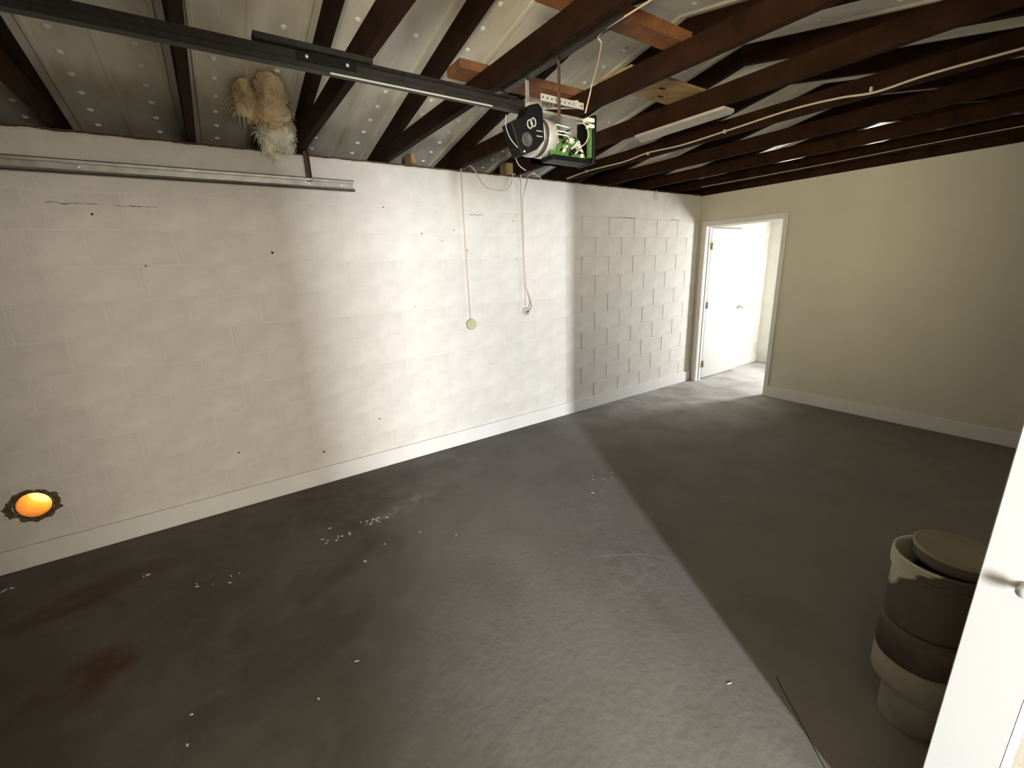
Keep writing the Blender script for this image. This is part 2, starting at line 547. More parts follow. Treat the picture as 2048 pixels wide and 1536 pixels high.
# right wall with cased opening (x -5.63 .. -4.11)
OX0, OX1, OZ = -5.66, -4.11, 2.06
bm = bmesh.new()
YO = YR - .098
bm_box(bm, (XF, YO, 0), (OX0 - .02, YR, H))
bm_box(bm, (OX1 + .02, YO, 0), (0, YR, H))
bm_box(bm, (OX0 - .02, YO, OZ + .02), (OX1 + .02, YR, H))
struct(obj('wall_right', bm, M_drywall))
tr2 = empty('trim_2', (OX1, YR, 0)); struct(tr2)
JE = -3.4105
JO = -3.5215
jm = box('jamb', (OX1, JO, 0), (OX1 + .02, JE, OZ + .02), M_doorw, tr2, bevel=.0015)
box('jamb', (OX0 - .02, JO, 0), (OX0, JE, OZ + .02), M_doorw, tr2)
box('jamb_head', (OX0, JO, OZ), (OX1, JE, OZ + .02), M_doorw, tr2)
box('casing', (OX1 + .0025, YR - .001, 0.002), (OX1 + .062, JE + .0003, OZ + .06), M_white, tr2, bevel=.002)
box('casing', (OX0 - .062, YR - .001, 0.002), (OX0 - .004, JE, OZ + .06), M_white, tr2, bevel=.002)
box('outer_casing', (OX1, JO - .0135, 0.002), (OX1 + .060, JO - .0006, OZ + .06), M_white, tr2)
box('outer_casing', (OX0 - .06, JO - .015, 0.002), (OX0 - .004, JO, OZ + .06), M_white, tr2, bevel=.002)
struct(box('baseboard_right', (OX1 + .065, YR, .002), (-.02, YR + .014, .137), M_white, bevel=.002))
# round latch bumper on the jamb face
bm = bmesh.new(); bm_lathe(bm, [(.013, 0), (.013, .003), (.008, .006), (.0075, .016), (.0125, .019), (.0135, .025), (.010, .030), (.0005, .032)], 20,
                           Matrix.Translation((OX1, -3.478, .949)) @ Matrix.Rotation(-math.pi / 2, 4, 'Y'))
bmp = obj('bumper_knob', bm, M_doorw, None, smooth=True)
tag(bmp, 'small round white knob screwed to the white door jamb', 'knob')

# hall behind the camera
bm = bmesh.new(); bm_box(bm, (-3.62, -7.6, 0), (-3.5, YO, H))
struct(obj('wall_hall_side', bm, M_hall))
struct(box('wall_hall_end', (XF, -7.6, 0), (-3.5, -7.5, H), M_hall))
struct(box('hall_light_blocker', (XF, -6.25, 0), (-5.975, -6.15, H), M_hall))  # unseen wall stub added to cut the beam's left edge softly
struct(box('ceiling_hall', (XF, -7.7, H), (-3.5, YR - .05, H + .06), M_hall))
struct(box('wall_front_hall', (XF - .1, -7.7, 0), (XF, YO, H), M_hall))


def area_light_frame(name, cx, cy, cz, wd, ht, axis):  # frames put round unseen area lights so they read as windows
    w_ = struct(empty(name, (cx, cy, cz)))
    for (u0, u1, v0, v1) in ((-wd / 2 - .05, -wd / 2, -ht / 2 - .05, ht / 2 + .05), (wd / 2, wd / 2 + .05, -ht / 2 - .05, ht / 2 + .05),
                             (-wd / 2, wd / 2, ht / 2, ht / 2 + .05), (-wd / 2, wd / 2, -ht / 2 - .05, -ht / 2)):
        if axis == 'y': box('area_light_frame', (cx + u0, cy - .02, cz + v0), (cx + u1, cy + .02, cz + v1), M_white, w_)
        else: box('area_light_frame', (cx - .02, cy + u0, cz + v0), (cx + .02, cy + u1, cz + v1), M_white, w_)


area_light_frame('hall_light_frame_1', -6.24, -7.47, 1.40, .22, 1.84, 'y')
area_light_frame('hall_light_frame_2', -4.60, -7.47, 1.58, 1.34, 1.34, 'y')
area_light_frame('window_3', 1.82, -1.48, 1.25, .44, 1.16, 'x')
# garage door end wall
wfr = struct(box('wall_front', (XF - .12, YO, 0), (XF - .02, 0.19, 2.9), M_drywall))
gd = empty('garage_door', (XF, -1.72, 0), 'white sectional garage door closed at the end of the room', 'garage door')
for k in range(4):
    sct = box('door_section', (XF - .018, -3.05, .01 + k * .54), (XF + .03, -.38, .535 + k * .54), M_white, gd, bevel=.006)
    for j in range(5):
        box('raised_panel', (XF + .03, -3.0 + j * .53, .08 + k * .54), (XF + .036, -2.55 + j * .53, .46 + k * .54), M_white, sct, bevel=.004)

# ------------------------------------------------------------------ roof
DZ0, SL = 2.64, 0.19


def deck_z(y):
    return DZ0 - SL * y if y >= RIDGE else DZ0 - SL * (2 * RIDGE - y)


TX = [-7.16 + .61 * k for k in range(15)]     # right edges of the trusses (-7.16 ... 1.38)
TX = [round(x, 3) for x in TX]
ce = struct(empty('ceiling', (0, RIDGE, 2.9)))
y_eave = 0.62
dim_bm = bmesh.new(); bm_lathe(dim_bm, [(.019, .002), (.015, -.005), (.009, -.010), (.0004, -.012)], 12)
dim0 = None
RIB = [(0.0, 0), (.055, 0), (.062, -.011), (.078, -.011), (.085, 0), (.285, 0), (.295, -.005), (.315, -.005), (.325, 0),
       (.528, 0), (.535, -.011), (.551, -.011), (.558, 0), (.61, 0)]
n_d = 0
for k in range(len(TX) + 1):
    x0 = (TX[k] - .61 if k < len(TX) else TX[-1]) - .019
    for side in (0, 1):
        ya, yb = (y_eave, RIDGE) if side == 0 else (RIDGE, 2 * RIDGE - y_eave)
        bm = bmesh.new()
        ny = 6
        grid = []
        for i in range(ny + 1):
            y = ya + (yb - ya) * i / ny
            zz = DZ0 - SL * y if side == 0 else DZ0 - SL * (2 * RIDGE - y)
            grid.append([bm.verts.new((x0 + rx, y, zz + rz)) for rx, rz in RIB] + [bm.verts.new((x0 + .61, y, zz + .02)), bm.verts.new((x0, y, zz + .02))])
        nn = len(grid[0])
        for i in range(ny):
            for j in range(nn):
                bm.faces.new([grid[i][j], grid[i][(j + 1) % nn], grid[i + 1][(j + 1) % nn], grid[i + 1][j]])
        bm.faces.new(grid[0]); bm.faces.new(grid[-1][::-1])
        pan = obj('roof_panel', bm, M_deck, ce)
        xc = x0 + .305
        if xc < -6.6 or xc > 1.2: continue
        rows_y = [0.52 - .174 * i for i in range(13)] if side == 0 else [2 * RIDGE - (0.17 - .174 * i) for i in range(0, 11, 2)]
        for dx in (-.155, .145):
            for i, y in enumerate(rows_y):
                if side == 0 and y < RIDGE + .05: continue
                if side == 1 and y > RIDGE - .05: continue
                if side == 0 and y < -.7 and random.random() < .45: continue
                z = deck_z(y)
                if dim0 is None:
                    dim0 = obj('dimple', dim_bm, M_dimple, pan, smooth=True); o = dim0
                else:
                    o = dim0.copy(); COL.objects.link(o); attach(o, pan)
                o.location = (xc + dx, y, z + .001)
                o.rotation_euler = (math.atan(-SL) if side == 0 else math.atan(SL), 0, 0)
                n_d += 1
# eave closures
struct(box('trim_3', (XF - .1, .58, 2.30), (XB + .1, .615, 2.56), M_wood))
struct(box('trim_4', (XF - .1, .19, 2.28), (XB + .1, .58, 2.30), M_wood))
struct(box('trim_5', (XF - .1, -4.05, 2.44), (XB + .1, -4.01, 2.56), M_wood))
struct(box('trim_6', (-3.5, -4.05, 2.42), (XB + .1, YR - .02, 2.44), M_wood))
bm = bmesh.new()
bm_prism(bm, [(.6, 2.3), (.6, 2.53), (RIDGE, 2.99), (-4.03, 2.53), (-4.03, 2.42)], 'x', XB + .13, XB + .2)
struct(obj('wall_gable_far', bm, M_far))
bm = bmesh.new()
bm_prism(bm, [(.6, 2.3), (.6, 2.53), (RIDGE, 2.99), (-4.03, 2.53), (-4.03, 2.42)], 'x', XF - .2, XF - .13)
struct(obj('wall_gable_front', bm, M_drywall))

# trusses
TL = {-7.16: 'dark wooden roof truss nearest the garage door',
      -6.55: 'dark wooden roof truss second from the garage door',
      -5.94: 'dark roof truss at the far left edge of the picture',
      -5.33: 'dark roof truss crossing straight above the camera, left of the insulation tuft',
      -4.72: 'dark roof truss with the steel track hanger screwed to its end',
      -4.11: 'dark roof truss in front of the opener motor, angle iron along its side',
      -3.50: 'dark roof truss just behind the opener motor',
      -2.89: 'dark roof truss with the pale board fixed under it',
      -2.28: 'dark roof truss with the pale cable stapled along its side',
      -1.67: 'dark roof truss one past the stapled cable',
      -1.06: 'dark roof truss second from the back wall',
      -0.45: 'dark roof truss nearest the back wall on this side',
      0.16: 'dark roof truss standing on top of the back wall',
      0.77: 'dark roof truss just past the back wall',
      1.38: 'dark roof truss farthest back over the bright room'}
CZB = 2.46
for x in TX:
    t = empty('roof_truss', (x - .019, RIDGE, CZB), TL[x], 'truss', 'roof trusses')
    a, b_ = x - .042, x
    box('bottom_chord', (a, 2 * RIDGE - .12, CZB), (b_, .12, CZB + .100), M_wood, t, bevel=.002)
    for sgn in (0, 1):
        def Y(y): return y if sgn == 0 else 2 * RIDGE - y
        pts = [(Y(.55), 2.535 + .002), (Y(.55), 2.46), (Y(.12), 2.50), (Y(0), 2.528), (Y(RIDGE), DZ0 - SL * RIDGE - .112), (Y(RIDGE), DZ0 - SL * RIDGE - .004), (Y(.55), DZ0 - SL * .55 - .004)]
        pts = pts[1:]
        bm = bmesh.new(); bm_prism(bm, pts, 'x', a + .0005, b_ - .0005)
        obj('rafter', bm, M_wood, t)

# loose boards lying on the bottom chords
tag(box('scrap_board', (-4.26, -1.45, 2.562), (-3.39, -1.31, 2.602), M_brown, bevel=.002), 'red-brown board on the chords behind the opener motor', 'board')
tag(box('scrap_board', (-4.27, -2.14, 2.562), (-3.47, -2.04, 2.61), M_brown, bevel=.002), 'red-brown board on the chords at the top edge of the picture', 'board')
gb = tag(box('scrap_board', (-3.53, -1.85, 2.562), (-2.86, -1.61, 2.578), M_tan, bevel=.002), 'golden plywood strip with dark knots bridging two chords', 'board')
for (x, y) in ((-3.17, -1.76), (-3.08, -1.68)):
    bm = bmesh.new(); bm_lathe(bm, [(.0005, 0), (.02, 0), (.02, .0012)], 14, Matrix.Translation((x, y, 2.5612)) @ Matrix.Diagonal((1.3, .6, 1, 1)))
    obj('knot', bm, M_hole, gb)
bm = bmesh.new(); bm_prism(bm, [(-2.915, -1.36), (-2.765, -1.30), (-2.775, -1.94), (-2.80, -1.97), (-2.905, -1.97)], 'z', 2.444, 2.459)
tag(obj('pale_strip', bm, M_pale), 'pale whitish board fixed flat under a truss right of the motor', 'board')
tag(box('wood_block', (-3.95, -.04, 2.46), (-3.915, .10, 2.53), M_tan, bevel=.002), 'small orange wood block on the wall top left of the cable loop', 'block')
tag(box('wood_block', (-3.02, .02, 2.46), (-2.945, .13, 2.56), M_tan, bevel=.002), 'orange wood block on the wall top above the right-hand cable', 'block')
tag(box('wood_block', (-4.778, .07, 2.462), (-4.764, .13, 2.58), M_tan, bevel=.002), 'yellow-brown wood scrap beside the insulation tuft', 'block')

# ------------------------------------------------------------------ garage door opener
OY = -1.76
op = empty('garage_door_opener', (-3.95, OY, 2.3), 'uncovered garage door opener motor with long dark rail under the trusses', 'door opener')
# rail
rl = box('rail', (-7.4, OY - .019, 2.302), (-4.12, OY + .019, 2.322), M_rail, op, bevel=.002)
box('rail_web', (-7.4, OY - .005, 2.322), (-4.12, OY + .005, 2.352), M_rail, rl)
box('rail_lip', (-4.95, OY - .021, 2.297), (-4.3, OY - .017, 2.302), M_silver, rl)
bm = bmesh.new()
for i in range(140):
    xx = -5.0 + i * .006
    bm_box(bm, (xx, OY - .013, 2.345), (xx + .0035, OY - .004, 2.358))
ch = obj('chain', bm, M_rail, rl)
box('trolley', (-5.17, OY - .03, 2.352), (-4.80, OY + .02, 2.372), M_rail, rl, bevel=.003)
box('splice_plate', (-5.05, OY - .024, 2.318), (-4.86, OY - .0195, 2.345), M_black, rl)
for xx in (-5.02, -4.89):
    bm = bmesh.new(); bm_lathe(bm, [(.006, 0), (.006, .003), (.0004, .005)], 10, Matrix.Translation((xx, OY - .024, 2.332)) @ Matrix.Rotation(math.pi / 2, 4, 'X'))
    obj('bolt', bm, M_silver, rl, smooth=True)
bm = bmesh.new(); bm_lathe(bm, [(.045, 0), (.045, .012), (.03, .016), (.02, .03), (.0004, .03)], 24, Matrix.Translation((-4.25, OY + .005, 2.345)))
obj('sprocket', bm, M_rail, rl, smooth=True)
# chassis and cover
FY = OY - .16
_n0 = set(bpy.data.objects)
box('chassis', (-4.03, FY + .02, 2.335), (-3.70, OY + .16, 2.347), M_galv, op, bevel=.002)
bm = bmesh.new(); bm_prism(bm, [(-4.185, 2.265), (-4.10, 2.300), (-4.085, 2.345), (-4.03, 2.362), (-4.005, 2.345), (-3.995, 2.215), (-4.04, 2.170), (-4.125, 2.135), (-4.15, 2.175)], 'y', FY, OY + .15)
cv = obj('front_cover', bm, M_black, op, bevel=.004)
M_logo = mat('grey_emblem', (0.28, 0.27, 0.22), 0.6)


def ring(name, x, z, r, rt, parent, m_, sx=1.0):
    bm = bmesh.new()
    pts = [(x + sx * r * math.cos(a), FY - .001, z + r * math.sin(a)) for a in [2 * math.pi * i / 24 for i in range(25)]]
    bm_tube(bm, pts, rt, 5)
    return obj(name, bm, m_, parent)


ring('emblem_ring', -4.083, 2.268, .017, .0035, cv, M_logo, .8)
ring('emblem_ring', -4.063, 2.278, .017, .0035, cv, M_logo, .8)
bm = bmesh.new(); bm_lathe(bm, [(.030, -.002), (.030, .003), (.022, .004), (.018, .001), (.0005, .001)], 24, Matrix.Translation((-4.100, FY, 2.203)) @ Matrix.Rotation(math.pi / 2, 4, 'X'))
obj('adjuster_dial', bm, mat('dial_grey', (0.045, 0.043, 0.038), .5), cv, smooth=True)
for dz in (0, .022):
    box('vent_bar', (-4.046, FY - .003, 2.222 + dz), (-4.012, FY + .001, 2.226 + dz), M_logo, cv)
bm = bmesh.new(); bm_lathe(bm, [(.005, 0), (.005, .003), (.0004, .004)], 10, Matrix.Translation((-4.118, FY, 2.152)) @ Matrix.Rotation(math.pi / 2, 4, 'X'))
obj('screw', bm, M_silver, cv)
# motor can, axis along x
MT = Matrix.Translation((-4.012, OY - .06, 2.25)) @ Matrix.Rotation(math.pi / 2, 4, 'Y')
bm = bmesh.new(); bm_lathe(bm, [(.082, 0), (.086, .004), (.086, .033), (.0855, .034)], 36, MT)
mo = obj('motor_can', bm, M_silver, op, smooth=True)
bm = bmesh.new(); bm_lathe(bm, [(.0845, .034), (.0845, .060)], 36, MT)
obj('motor_band', bm, mat('dark_band', (.05, .045, .03), .5), mo, smooth=True)
bm = bmesh.new(); bm_lathe(bm, [(.0855, .060), (.086, .062), (.086, .112), (.07, .120), (.02, .122), (.0005, .122)], 36, MT)
obj('motor_rear', bm, M_silver, mo, smooth=True)
# circuit board and tray
TB = Matrix.Translation((-3.815, FY + .03, 2.165)) @ Matrix.Rotation(math.radians(-28), 4, 'X')
pcb = box('circuit_board', (-.12, -.004, 0), (.115, .004, .125), M_green, op, mtx=TB)
rnd = random.Random(5)
for i in range(34):
    cx = rnd.uniform(-.11, .09); cz = rnd.uniform(.01, .11); sx, sz, sy = rnd.uniform(.006, .02), rnd.uniform(.005, .015), rnd.uniform(.008, .022)
    mm = rnd.choice([M_cream, M_cream, M_silver, M_black, M_brass, M_doorw])
    if rnd.random() < .4:
        bm = bmesh.new(); bm_lathe(bm, [(sx * .6, 0), (sx * .6, sy), (.0004, sy + .001)], 10, TB @ Matrix.Translation((cx, -.004, cz)) @ Matrix.Rotation(math.pi / 2, 4, 'X'))
        obj('capacitor', bm, mm, pcb, smooth=True)
    else:
        box('component', (cx, -.004 - sy, cz), (cx + sx, -.004, cz + sz), mm, pcb, mtx=TB)
box('green_side_board', (-3.712, FY - .004, 2.165), (-3.695, FY + .012, 2.30), M_green, op)
box('tray', (-3.93, FY + .015, 2.143), (-3.685, OY + .14, 2.165), M_black, op, bevel=.003)
box('end_plate', (-3.69, FY - .01, 2.14), (-3.668, OY + .15, 2.36), M_black, op, bevel=.003)
box('terminal_block', (-3.735, FY - .012, 2.325), (-3.685, FY + .02, 2.343), M_cream, op, bevel=.002)
box('terminal_block', (-3.715, FY - .012, 2.300), (-3.685, FY + .02, 2.316), M_cream, op, bevel=.002)
box('inner_plate', (-3.90, OY + .1, 2.17), (-3.69, OY + .105, 2.335), M_galv, op)
for (pts, mm) in [([(-3.76, FY + .03, 2.325), (-3.745, FY - .005, 2.31), (-3.72, FY - .006, 2.27), (-3.735, FY, 2.23), (-3.775, FY + .0, 2.205)], M_cablep),
                  ([(-3.90, FY + .03, 2.30), (-3.86, FY, 2.285), (-3.82, FY + .02, 2.29)], M_cream),
                  ([(-3.905, FY + .03, 2.275), (-3.86, FY, 2.262), (-3.80, FY + .03, 2.27)], M_cream),
                  ([(-3.91, FY + .02, 2.255), (-3.86, FY - .005, 2.245), (-3.835, FY + .01, 2.238)], M_doorw),
                  ([(-3.78, FY + .0, 2.20), (-3.80, FY - .02, 2.225), (-3.83, FY, 2.19)], M_cream)]:
    tube('wire', pts, .0028, mm, op)
tube('thin_wire', [(-4.19, FY + .03, 2.30), (-4.20, FY + .02, 2.25), (-4.185, FY + .01, 2.20), (-4.15, FY + .005, 2.165)], .0013, M_cable, op)
tube('thin_wire', [(-4.09, FY + .1, 2.15), (-4.07, FY + .1, 2.12), (-4.03, FY + .1, 2.10)], .0013, M_cable, op)


def perforated(name, p0, p1, wdir, width, material, parent, hole_n, thick=.003, fl=None):
    """strap from p0 to p1, real thickness, punched holes shown as dark eyelets"""
    p0, p1 = Vector(p0), Vector(p1); wd = Vector(wdir).normalized() * width / 2
    d = (p1 - p0).normalized(); nrm = d.cross(wd).normalized()
    bm = bmesh.new()
    # build plate with square holes
    L_ = (p1 - p0).length
    hs = width * .16
    us = [0]
    for i in range(hole_n):
        c = L_ * (i + .5) / hole_n
        us += [c - hs, c + hs]
    us.append(L_)
    vs_ = [-width / 2, -hs, hs, width / 2]
    wn = wd.normalized()
    cells = []
    for i in range(len(us) - 1):
        for j in range(3):
            if j == 1 and i % 2 == 1: continue
            cells.append((us[i], us[i + 1], vs_[j], vs_[j + 1]))
    for (a, b_, c, e) in cells:
        q = [p0 + d * u + wn * v for u, v in ((a, c), (b_, c), (b_, e), (a, e))]
        A = [bm.verts.new(v) for v in q]; B = [bm.verts.new(v + nrm * thick) for v in q]
        bm.faces.new(A); bm.faces.new(B[::-1])
        for i in range(4): bm.faces.new([A[i], B[i], B[(i + 1) % 4], A[(i + 1) % 4]])
    return obj(name, bm, material, parent)


for o in [o for o in bpy.data.objects if o not in _n0 and o.type == 'MESH']:
    for v in o.data.vertices:      # real size of the motor unit
        v.co.x = -5.41 + (v.co.x + 5.41) * .903
        v.co.z = 1.638 + (v.co.z - 1.638) * .903
        lim = FY + (.07 if o.name.startswith('front_cover') else .10) if o.name.startswith(('front_cover', 'tray', 'end_plate')) else OY + .06
        if v.co.y > lim: v.co.y = lim
perforated('perforated_bracket', (-4.07, -1.725, 2.350), (-3.95, -1.93, 2.315), (0, 0, 1), .032, M_silver, op, 8)
perforated('perforated_bracket', (-4.16, -1.928, 2.312), (-3.92, -1.928, 2.312), (0, 0, 1), .026, M_silver, op, 10)
perforated('hanger_strap', (-4.072, -1.725, 2.335), (-4.072, -1.725, 2.47), (1, .5, 0), .032, M_silver, op, 6)
perforated('hanger_strap', (-4.072, -1.945, 2.235), (-4.072, -1.945, 2.47), (1, .5, 0), .026, M_rust, op, 10)
perforated('angle_iron', (-4.105, -1.55, 2.472), (-4.105, -2.30, 2.472), (0, 0, 1), .034, M_rail, op, 20)
box('angle_iron_flange', (-4.105, -2.30, 2.452), (-4.065, -1.55, 2.456), M_rail, op)
tube('power_cord', [(-3.905, -1.925, 2.29), (-3.90, -1.93, 2.315), (-3.915, -1.965, 2.355), (-3.905, -1.965, 2.39), (-3.96, -2.05, 2.42), (-4.03, -2.14, 2.445), (-4.075, -2.18, 2.455), (-4.085, -2.4, 2.452), (-4.085, -3.0, 2.452)], .0036, M_cablep, op)

# ------------------------------------------------------------------ track on left wall
tk = empty('door_track', (-5.5, -.05, 2.26), 'galvanised garage door track running along the top of the white wall', 'track')
bm = bmesh.new()
prof = [(-.032, 2.285), (-.075, 2.285), (-.075, 2.270), (-.072, 2.270), (-.072, 2.282), (-.035, 2.282), (-.035, 2.240), (-.075, 2.236), (-.080, 2.228), (-.072, 2.220), (-.070, 2.223), (-.076, 2.229), (-.073, 2.233), (-.032, 2.237)]
bm_prism(bm, prof, 'x', XF + .1, -4.425)
obj('track_channel', bm, M_galv, tk)
M_darkedge = mat('dark_edge_steel', (0.055, 0.05, 0.035), .7, var=.3, vscale=20)  # for the dark strips along the track's top and bottom edges
box('track_lip', (XF + .1, -.077, 2.2845), (-4.425, -.060, 2.2895), M_darkedge, tk)
box('track_lip', (XF + .1, -.082, 2.2165), (-4.425, -.066, 2.2235), M_darkedge, tk)
bm = bmesh.new(); bm_box(bm, (-4.735, -.038, 2.27), (-4.705, -.034, 2.50)); bm_box(bm, (-4.709, -.075, 2.27), (-4.705, -.034, 2.50))
obj('hanger_angle', bm, M_rust, tk)
for x in (-4.5, -4.72, -5.9):
    bm = bmesh.new(); bm_lathe(bm, [(.007, 0), (.007, .003), (.0004, .005)], 10, Matrix.Translation((x, -.0355, 2.262)) @ Matrix.Rotation(math.pi / 2, 4, 'X'))
    obj('bolt', bm, M_silver, tk)

# ------------------------------------------------------------------ wall cables and boxes
c1 = empty('pull_cable', (-3.50, -.01, 1.17), 'beige cable hanging down the wall to a round greenish box', 'cable')
M_greenish = mat('greenish_box_cover', (0.50, 0.50, 0.32), .5, var=.1)
tube('cord', [(-3.505, .05, 2.475), (-3.505, -.012, 2.45), (-3.503, -.006, 2.0), (-3.50, -.006, 1.6), (-3.497, -.008, 1.195)], .0055, M_cable, c1)
bm = bmesh.new(); bm_lathe(bm, [(.052, 0), (.052, .030), (.049, .034), (.0005, .036)], 8, Matrix.Translation((-3.495, .0, 1.148)) @ Matrix.Rotation(math.pi / 2, 4, 'X') @ Matrix.Rotation(math.pi / 8, 4, 'Z'))
obj('octagon_box', bm, M_greenish, c1)
for dz in (0, .012):
    box('staple', (-3.49, -.008, 1.795 + dz), (-3.478, .001, 1.799 + dz), M_rust, c1)
c2 = empty('pull_cable', (-2.86, -.01, 1.25), 'pair of pale cables hanging to a small open wall box', 'cable')
tube('cord', [(-2.885, .05, 2.475), (-2.885, -.012, 2.45), (-2.882, -.006, 2.0), (-2.872, -.006, 1.6), (-2.866, -.008, 1.27)], .0055, M_cable, c2)
tube('cord', [(-2.79, .03, 2.47), (-2.815, -.024, 2.42), (-2.862, -.010, 2.25), (-2.866, -.006, 1.9), (-2.858, -.006, 1.5), (-2.83, -.02, 1.38), (-2.805, -.03, 1.28), (-2.82, -.02, 1.225), (-2.845, -.012, 1.205)], .005, M_cable, c2)
tube('cord', [(-2.858, -.006, 1.45), (-2.835, -.02, 1.37), (-2.822, -.025, 1.30), (-2.836, -.015, 1.25)], .0035, M_cable, c2)
bm = bmesh.new(); bm_lathe(bm, [(.042, 0), (.042, .012), (.038, .012), (.036, .003), (.0005, .003)], 8, Matrix.Translation((-2.858, .0, 1.215)) @ Matrix.Rotation(math.pi / 2, 4, 'X'))
ob = obj('wall_box', bm, M_doorw, c2)
box('wire_nut', (-2.868, -.024, 1.20), (-2.85, -.008, 1.212), M_brass, ob, bevel=.002)
box('wire_nut', (-2.848, -.022, 1.206), (-2.836, -.008, 1.217), M_hole, ob, bevel=.002)
lp = tube('loose_wire', [(-3.44, -.01, 2.50), (-3.39, -.03, 2.465), (-3.31, -.018, 2.37), (-3.26, -.012, 2.33), (-3.20, -.010, 2.318), (-3.08, -.010, 2.315), (-3.02, -.012, 2.345), (-2.985, -.012, 2.40), (-2.975, -.008, 2.445), (-2.955, .0, 2.466), (-2.925, .01, 2.462)], .0045, M_cable)
tag(lp, 'loose pale wire sagging in a loop below the wall top', 'wire')
lp2 = tube('loose_wire', [(-2.80, .02, 2.45), (-2.77, -.01, 2.475), (-2.72, -.012, 2.478), (-2.66, -.008, 2.46), (-2.62, .02, 2.445)], .0045, M_cable)
tag(lp2, 'short pale wire arching over the wall top beside the hanging pair', 'wire')
lp3 = tube('loose_wire', [(-.93, -.006, 2.46), (-.92, -.012, 2.43), (-.93, -.014, 2.38), (-.92, -.012, 2.34)], .003, M_cable)
tag(lp3, 'short white wire dangling from the wall top near the corner', 'wire')
# cable stapled along truss
xs_ = -2.328
cb = tube('stapled_cable', [(-2.335, -.02, 2.468), (-2.335, -.35, 2.482), (-2.335, -.75, 2.474), (-2.335, -1.0, 2.49), (-2.335, -1.3, 2.476), (-2.335, -1.65, 2.485), (-2.335, -2.05, 2.50), (-2.335, -2.3, 2.488), (-2.335, -2.47, 2.466), (-2.335, -2.68, 2.478), (-2.335, -3.0, 2.475), (-2.335, -3.35, 2.472)], .006, M_cable, None)
tag(cb, 'long pale cable stapled in waves along a dark truss', 'cable')
for y in (-.3, -1.0, -1.64, -2.45):
    box('staple', (-2.344, y - .004, 2.474), (-2.322, y + .004, 2.496), M_cream, cb)
cb2 = tube('stapled_cable', [(-.47 - .03, -.3, 2.468), (-.495, -1.0, 2.466), (-.495, -1.7, 2.468), (-.495, -2.4, 2.474), (-.495, -3.3, 2.47)], .0035, M_cable, None)
tag(cb2, 'thin cable along the truss nearest the back wall', 'cable')

# ------------------------------------------------------------------ insulation tuft
ins = empty('insulation_tuft', (-4.93, -.1, 2.6), 'torn yellowish insulation tuft hanging from the roof over the wall', 'insulation')


def fluff(name, path, radii, material, seed, parent):
    bm = bmesh.new()
    pts = smooth_path(path, 10)
    n_ = len(pts)
    rr = []
    for i in range(n_):
        t = i / (n_ - 1) * (len(radii) - 1)
        k = min(int(t), len(radii) - 2); f = t - k
        rr.append(radii[k] * (1 - f) + radii[k + 1] * f)
    bm_tube(bm, pts, rr, 28)
    bm.normal_update()
    sd = Vector((seed, seed * 2, 0))
    new = []
    for v in bm.verts:
        s = noise.noise(v.co * 13 + sd) * .034 + noise.noise(v.co * 30 + sd) * .026 + abs(noise.noise(v.co * 62 + sd)) * .02
        new.append(v.co + v.normal * s)
    for v, c in zip(bm.verts, new):
        v.co = c
        lim = deck_z(c.y) - .012
        if v.co.z > lim: v.co.z = lim
    o = obj(name, bm, material, parent, smooth=True)
    # loose fibres
    bm = bmesh.new()
    r_ = random.Random(int(seed * 10))
    me = o.data
    for k in range(260):
        v = me.vertices[r_.randrange(len(me.vertices))]
        d = (v.normal + Vector((r_.gauss(0, .5), r_.gauss(0, .5), r_.gauss(-.5, .4)))).normalized()
        l = r_.uniform(.012, .05)
        p = [v.co, v.co + d * l * .5, v.co + d * l + Vector((0, 0, -l * .4))]
        if max(q.z - deck_z(q.y) for q in p) < -.008: bm_tube(bm, p, [.0022, .0016, .0005], 4)
    f = obj('fibres', bm, material, o)
    f['kind'] = 'stuff'
    return o


fluff('upper_lobe', [(-4.955, -.53, 2.71), (-4.93, -.42, 2.675), (-4.915, -.28, 2.65), (-4.89, -.14, 2.62)], [.015, .085, .085, .07], M_fluff, 1.0, ins)
fluff('side_lobe', [(-5.075, -.42, 2.68), (-5.06, -.33, 2.66), (-5.045, -.22, 2.635), (-5.03, -.13, 2.61)], [.010, .062, .055, .012], M_fluff, 4.0, ins)
fluff('middle_lobe', [(-4.97, -.36, 2.67), (-4.93, -.22, 2.64), (-4.91, -.10, 2.60)], [.02, .085, .05], M_fluff, 6.0, ins)
fluff('lower_lobe', [(-4.895, -.18, 2.63), (-4.885, -.08, 2.59), (-4.88, .0, 2.55), (-4.885, .03, 2.50)], [.05, .105, .10, .04], M_fluffw, 9.0, ins)
fluff('tail', [(-4.92, .0, 2.56), (-4.945, -.03, 2.51), (-4.935, -.035, 2.455), (-4.915, -.03, 2.415)], [.05, .034, .02, .005], M_fluffw, 12.0, ins)
fluff('tail', [(-4.86, .02, 2.55), (-4.845, .0, 2.505), (-4.81, -.01, 2.462)], [.03, .018, .005], M_fluffw, 15.0, ins)
fluff('tail', [(-4.83, -.05, 2.60), (-4.805, .01, 2.56), (-4.79, .04, 2.51)], [.04, .026, .006], M_fluffw, 19.0, ins)

